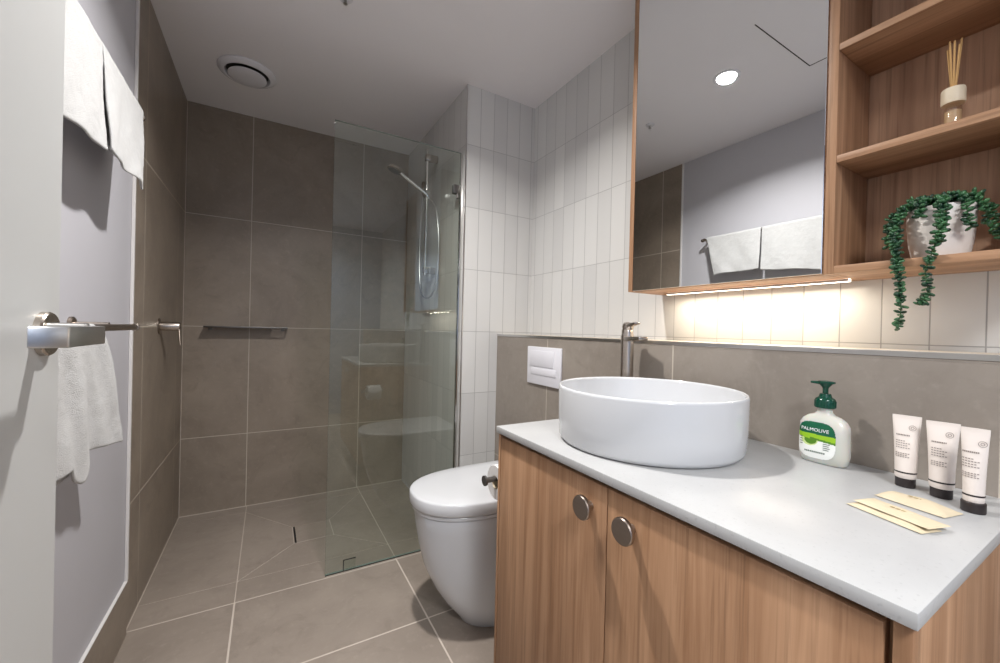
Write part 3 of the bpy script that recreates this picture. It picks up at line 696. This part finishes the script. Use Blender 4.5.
for k in range(4): dash(bm, .037, .031, .050-.005*k, .0515-.005*k)
obj('fine_print', bm, M_ltxt, lb, smooth=False)
bm = B(); lathe(bm, [(.0165, .1145), (.018, .1155), (.018, .130), (.0165, .1335), (.0115, .137), (.0095, .144)], sc_, 36)
for k in range(24):
    a = 2*PI*k/24; rod(bm, (sc_.x+.0178*math.cos(a), sc_.y+.0178*math.sin(a), sc_.z+.1165), (sc_.x+.0178*math.cos(a), sc_.y+.0178*math.sin(a), sc_.z+.1295), .0008, 6)
cp = obj('pump_collar', bm, M_green, t, label='dark green collar')
bm = B(); lathe(bm, [(.0050, .1445), (.0050, .154), (.006, .157), (.0115, .164), (.013, .1675), (.0125, .170), (.004, .171)], sc_, 28)
bar(bm, (sc_.x, sc_.y, sc_.z+.1655), (sc_.x-.008, sc_.y+.024, sc_.z+.1665), .0055, .0035, .004, .002, .001)
bar(bm, (sc_.x, sc_.y, sc_.z+.1665), (sc_.x+.002, sc_.y-.016, sc_.z+.1675), .006, .004, .0035, .002, .001)
obj('pump_head', bm, M_green, t, label='dark green pump head')

bpy.data.objects['soap_dispenser'].scale = (1.02, 1.0, 1.02)
# ------------------------------------------------------------------ cosmetic tubes
def cosmetic(label, x, y, rot, h=.128, hw=.0185):
    t = thing('cosmetic_tube', label, 'tube', (x, y, ZC+.0004), 'white cosmetic tubes on the counter', rot)
    # local: front = -X, width = Y
    def s(r, z, fl): # fl 0 round ->1 flat
        return [((r*(1-fl)+.0012*fl)*math.cos(2*PI*k/36), (r+(hw*1.13-r)*fl*1.0)*math.sin(2*PI*k/36), z) for k in range(36)]
    bm = B(); loft(bm, [s(.0130, 0, 0), s(.0135, .001, 0), s(.0135, .015, 0), s(.0128, .0158, 0)]); obj('cap', bm, M_tband, t, local=True, label='black cap')
    bm = B(); zs = [.0160, .0175]+[.0175+(h-.008-.0175)*k/14 for k in range(1, 15)]+[h-.004, h]
    rg = []
    for z in zs:
        q = max(0, (z-.024)/(h-.030)); q = min(1, q); fl = q**1.6*.98
        r = hw*.86 if z > .0170 else hw*.8; rg.append(s(r, z, fl))
    loft(bm, rg); body = obj('body', bm, M_tube, t, local=True, ang=50)
    def fx_(yl, z):
        q = min(1, max(0, (z-.024)/(h-.030))); fl = q**1.6*.98; r = hw*.86
        a = r*(1-fl)+.0012*fl; b = r+(hw*1.13-r)*fl; return -a*math.sqrt(max(.02, 1-(yl/b)**2))
    bm = B()
    rgs = []
    for z in (.0255, .0280):
        q = min(1, max(0, (z-.024)/(h-.030))); fl = q**1.6*.98; r = hw*.86+.0004
        rgs.append([((r*(1-fl)+.0012*fl)*math.cos(2*PI*k/36), (r+(hw*1.13-r)*fl)*math.sin(2*PI*k/36), z) for k in range(36)])
    loft(bm, rgs, False, False); obj('black_band', bm, M_tband, body, local=True)
    bm = B()
    def d(y0, y1, z, hh=.0011):
        n = 5
        for k in range(n):
            a, b = y0+(y1-y0)*k/n, y0+(y1-y0)*(k+1)/n
            bm.faces.new([bm.verts.new((fx_(p_, q)-.0006, p_, q)) for p_, q in ((a, z), (b, z), (b, z+hh), (a, z+hh))])
    y = .0125
    for k in range(9): d(y-k*.0020, y-k*.0020-.0014, .092, .0024)
    for z, L in ((.082, .011), (.078, .016), (.074, .014), (.070, .019), (.060, .017), (.057, .015), (.054, .018)):
        yy = y
        while yy > y-L: d(yy, yy-.0022, z, .0014); yy -= .0032
    # small round emblem
    for r0, r1 in ((.0040, .0047), (.0016, .0023)):
        for k in range(20):
            a, b = 2*PI*k/20, 2*PI*(k+1)/20
            bm.faces.new([bm.verts.new((fx_(-.008+r*math.cos(w_), .107+r*math.sin(w_))-.0006, -.008+r*math.cos(w_), .107+r*math.sin(w_))) for r, w_ in ((r0, a), (r0, b), (r1, b), (r1, a))])
    obj('print', bm, M_tprint, body, local=True, smooth=False)
cosmetic('white cosmetic tube with black cap, nearest the soap bottle', 1.004, .250, .12, .128, .0168)
cosmetic('white cosmetic tube with black cap, the middle one of the three', 0.993, .203, .16, .127, .0176)
cosmetic('white cosmetic tube with black cap, the one at the counter end', .956, .161, .10, .130, .0135)

# ------------------------------------------------------------------ paper sachets
def sachet(label, a, b, wdt, z0, thick=.0045, tilt=0):
    a = Vector(a); b = Vector(b); L = (b-a).length; rot = math.atan2((b-a).y, (b-a).x)
    c_ = (a+b)/2; t = thing('paper_sachet', label, 'sachet', (c_.x, c_.y, z0), 'cream sachets on the counter', rot)
    nx, ny_ = 30, 12; bm = B(); g = {}
    for sgn in (0, 1):
        for i in range(nx+1):
            for j in range(ny_+1):
                u_, v_ = i/nx*2-1, j/ny_*2-1; ed = (i in (0, nx)) or (j in (0, ny_))
                if sgn and ed: g[1, i, j] = g[0, i, j]; continue
                up = max(0, 1-abs(u_)**6)*max(0, 1-abs(v_)**3)*thick*(1+.15*math.sin(u_*5+v_*2))
                zz = (up+.0006 if sgn else .0003)+(.0006 if ed else 0)+tilt*(u_*L/2)+(.0004*math.sin(i*1.8) if abs(u_) > .9 else 0)
                g[sgn, i, j] = bm.verts.new((u_*L/2, v_*wdt/2, zz+.0001))
    for sgn in (0, 1):
        for i in range(nx):
            for j in range(ny_):
                q = [g[sgn, i, j], g[sgn, i+1, j], g[sgn, i+1, j+1], g[sgn, i, j+1]]
                bm.faces.new(q if sgn else q[::-1])
    o = obj('packet', bm, M_kraft, t, local=True, ang=60)
    bm = B(); 
    for k in range(3): box(bm, -.010+k*.007, -.0055+k*.007, -.002, .002, thick+.0012, thick+.0015)
    obj('print', bm, M_kprint, t, local=True)
sachet('flat cream paper sachet lying nearest the counter front, partly under another', (.824, .262), (.794, .170), .040, ZC+.0004, .0045)
sachet('cream paper sachet lying on top of the front sachet', (.835, .256), (.806, .165), .044, ZC+.0062, .0045)
sachet('cream paper sachet lying closest to the cosmetic tubes', (.918, .255), (.900, .170), .050, ZC+.0004, .009)
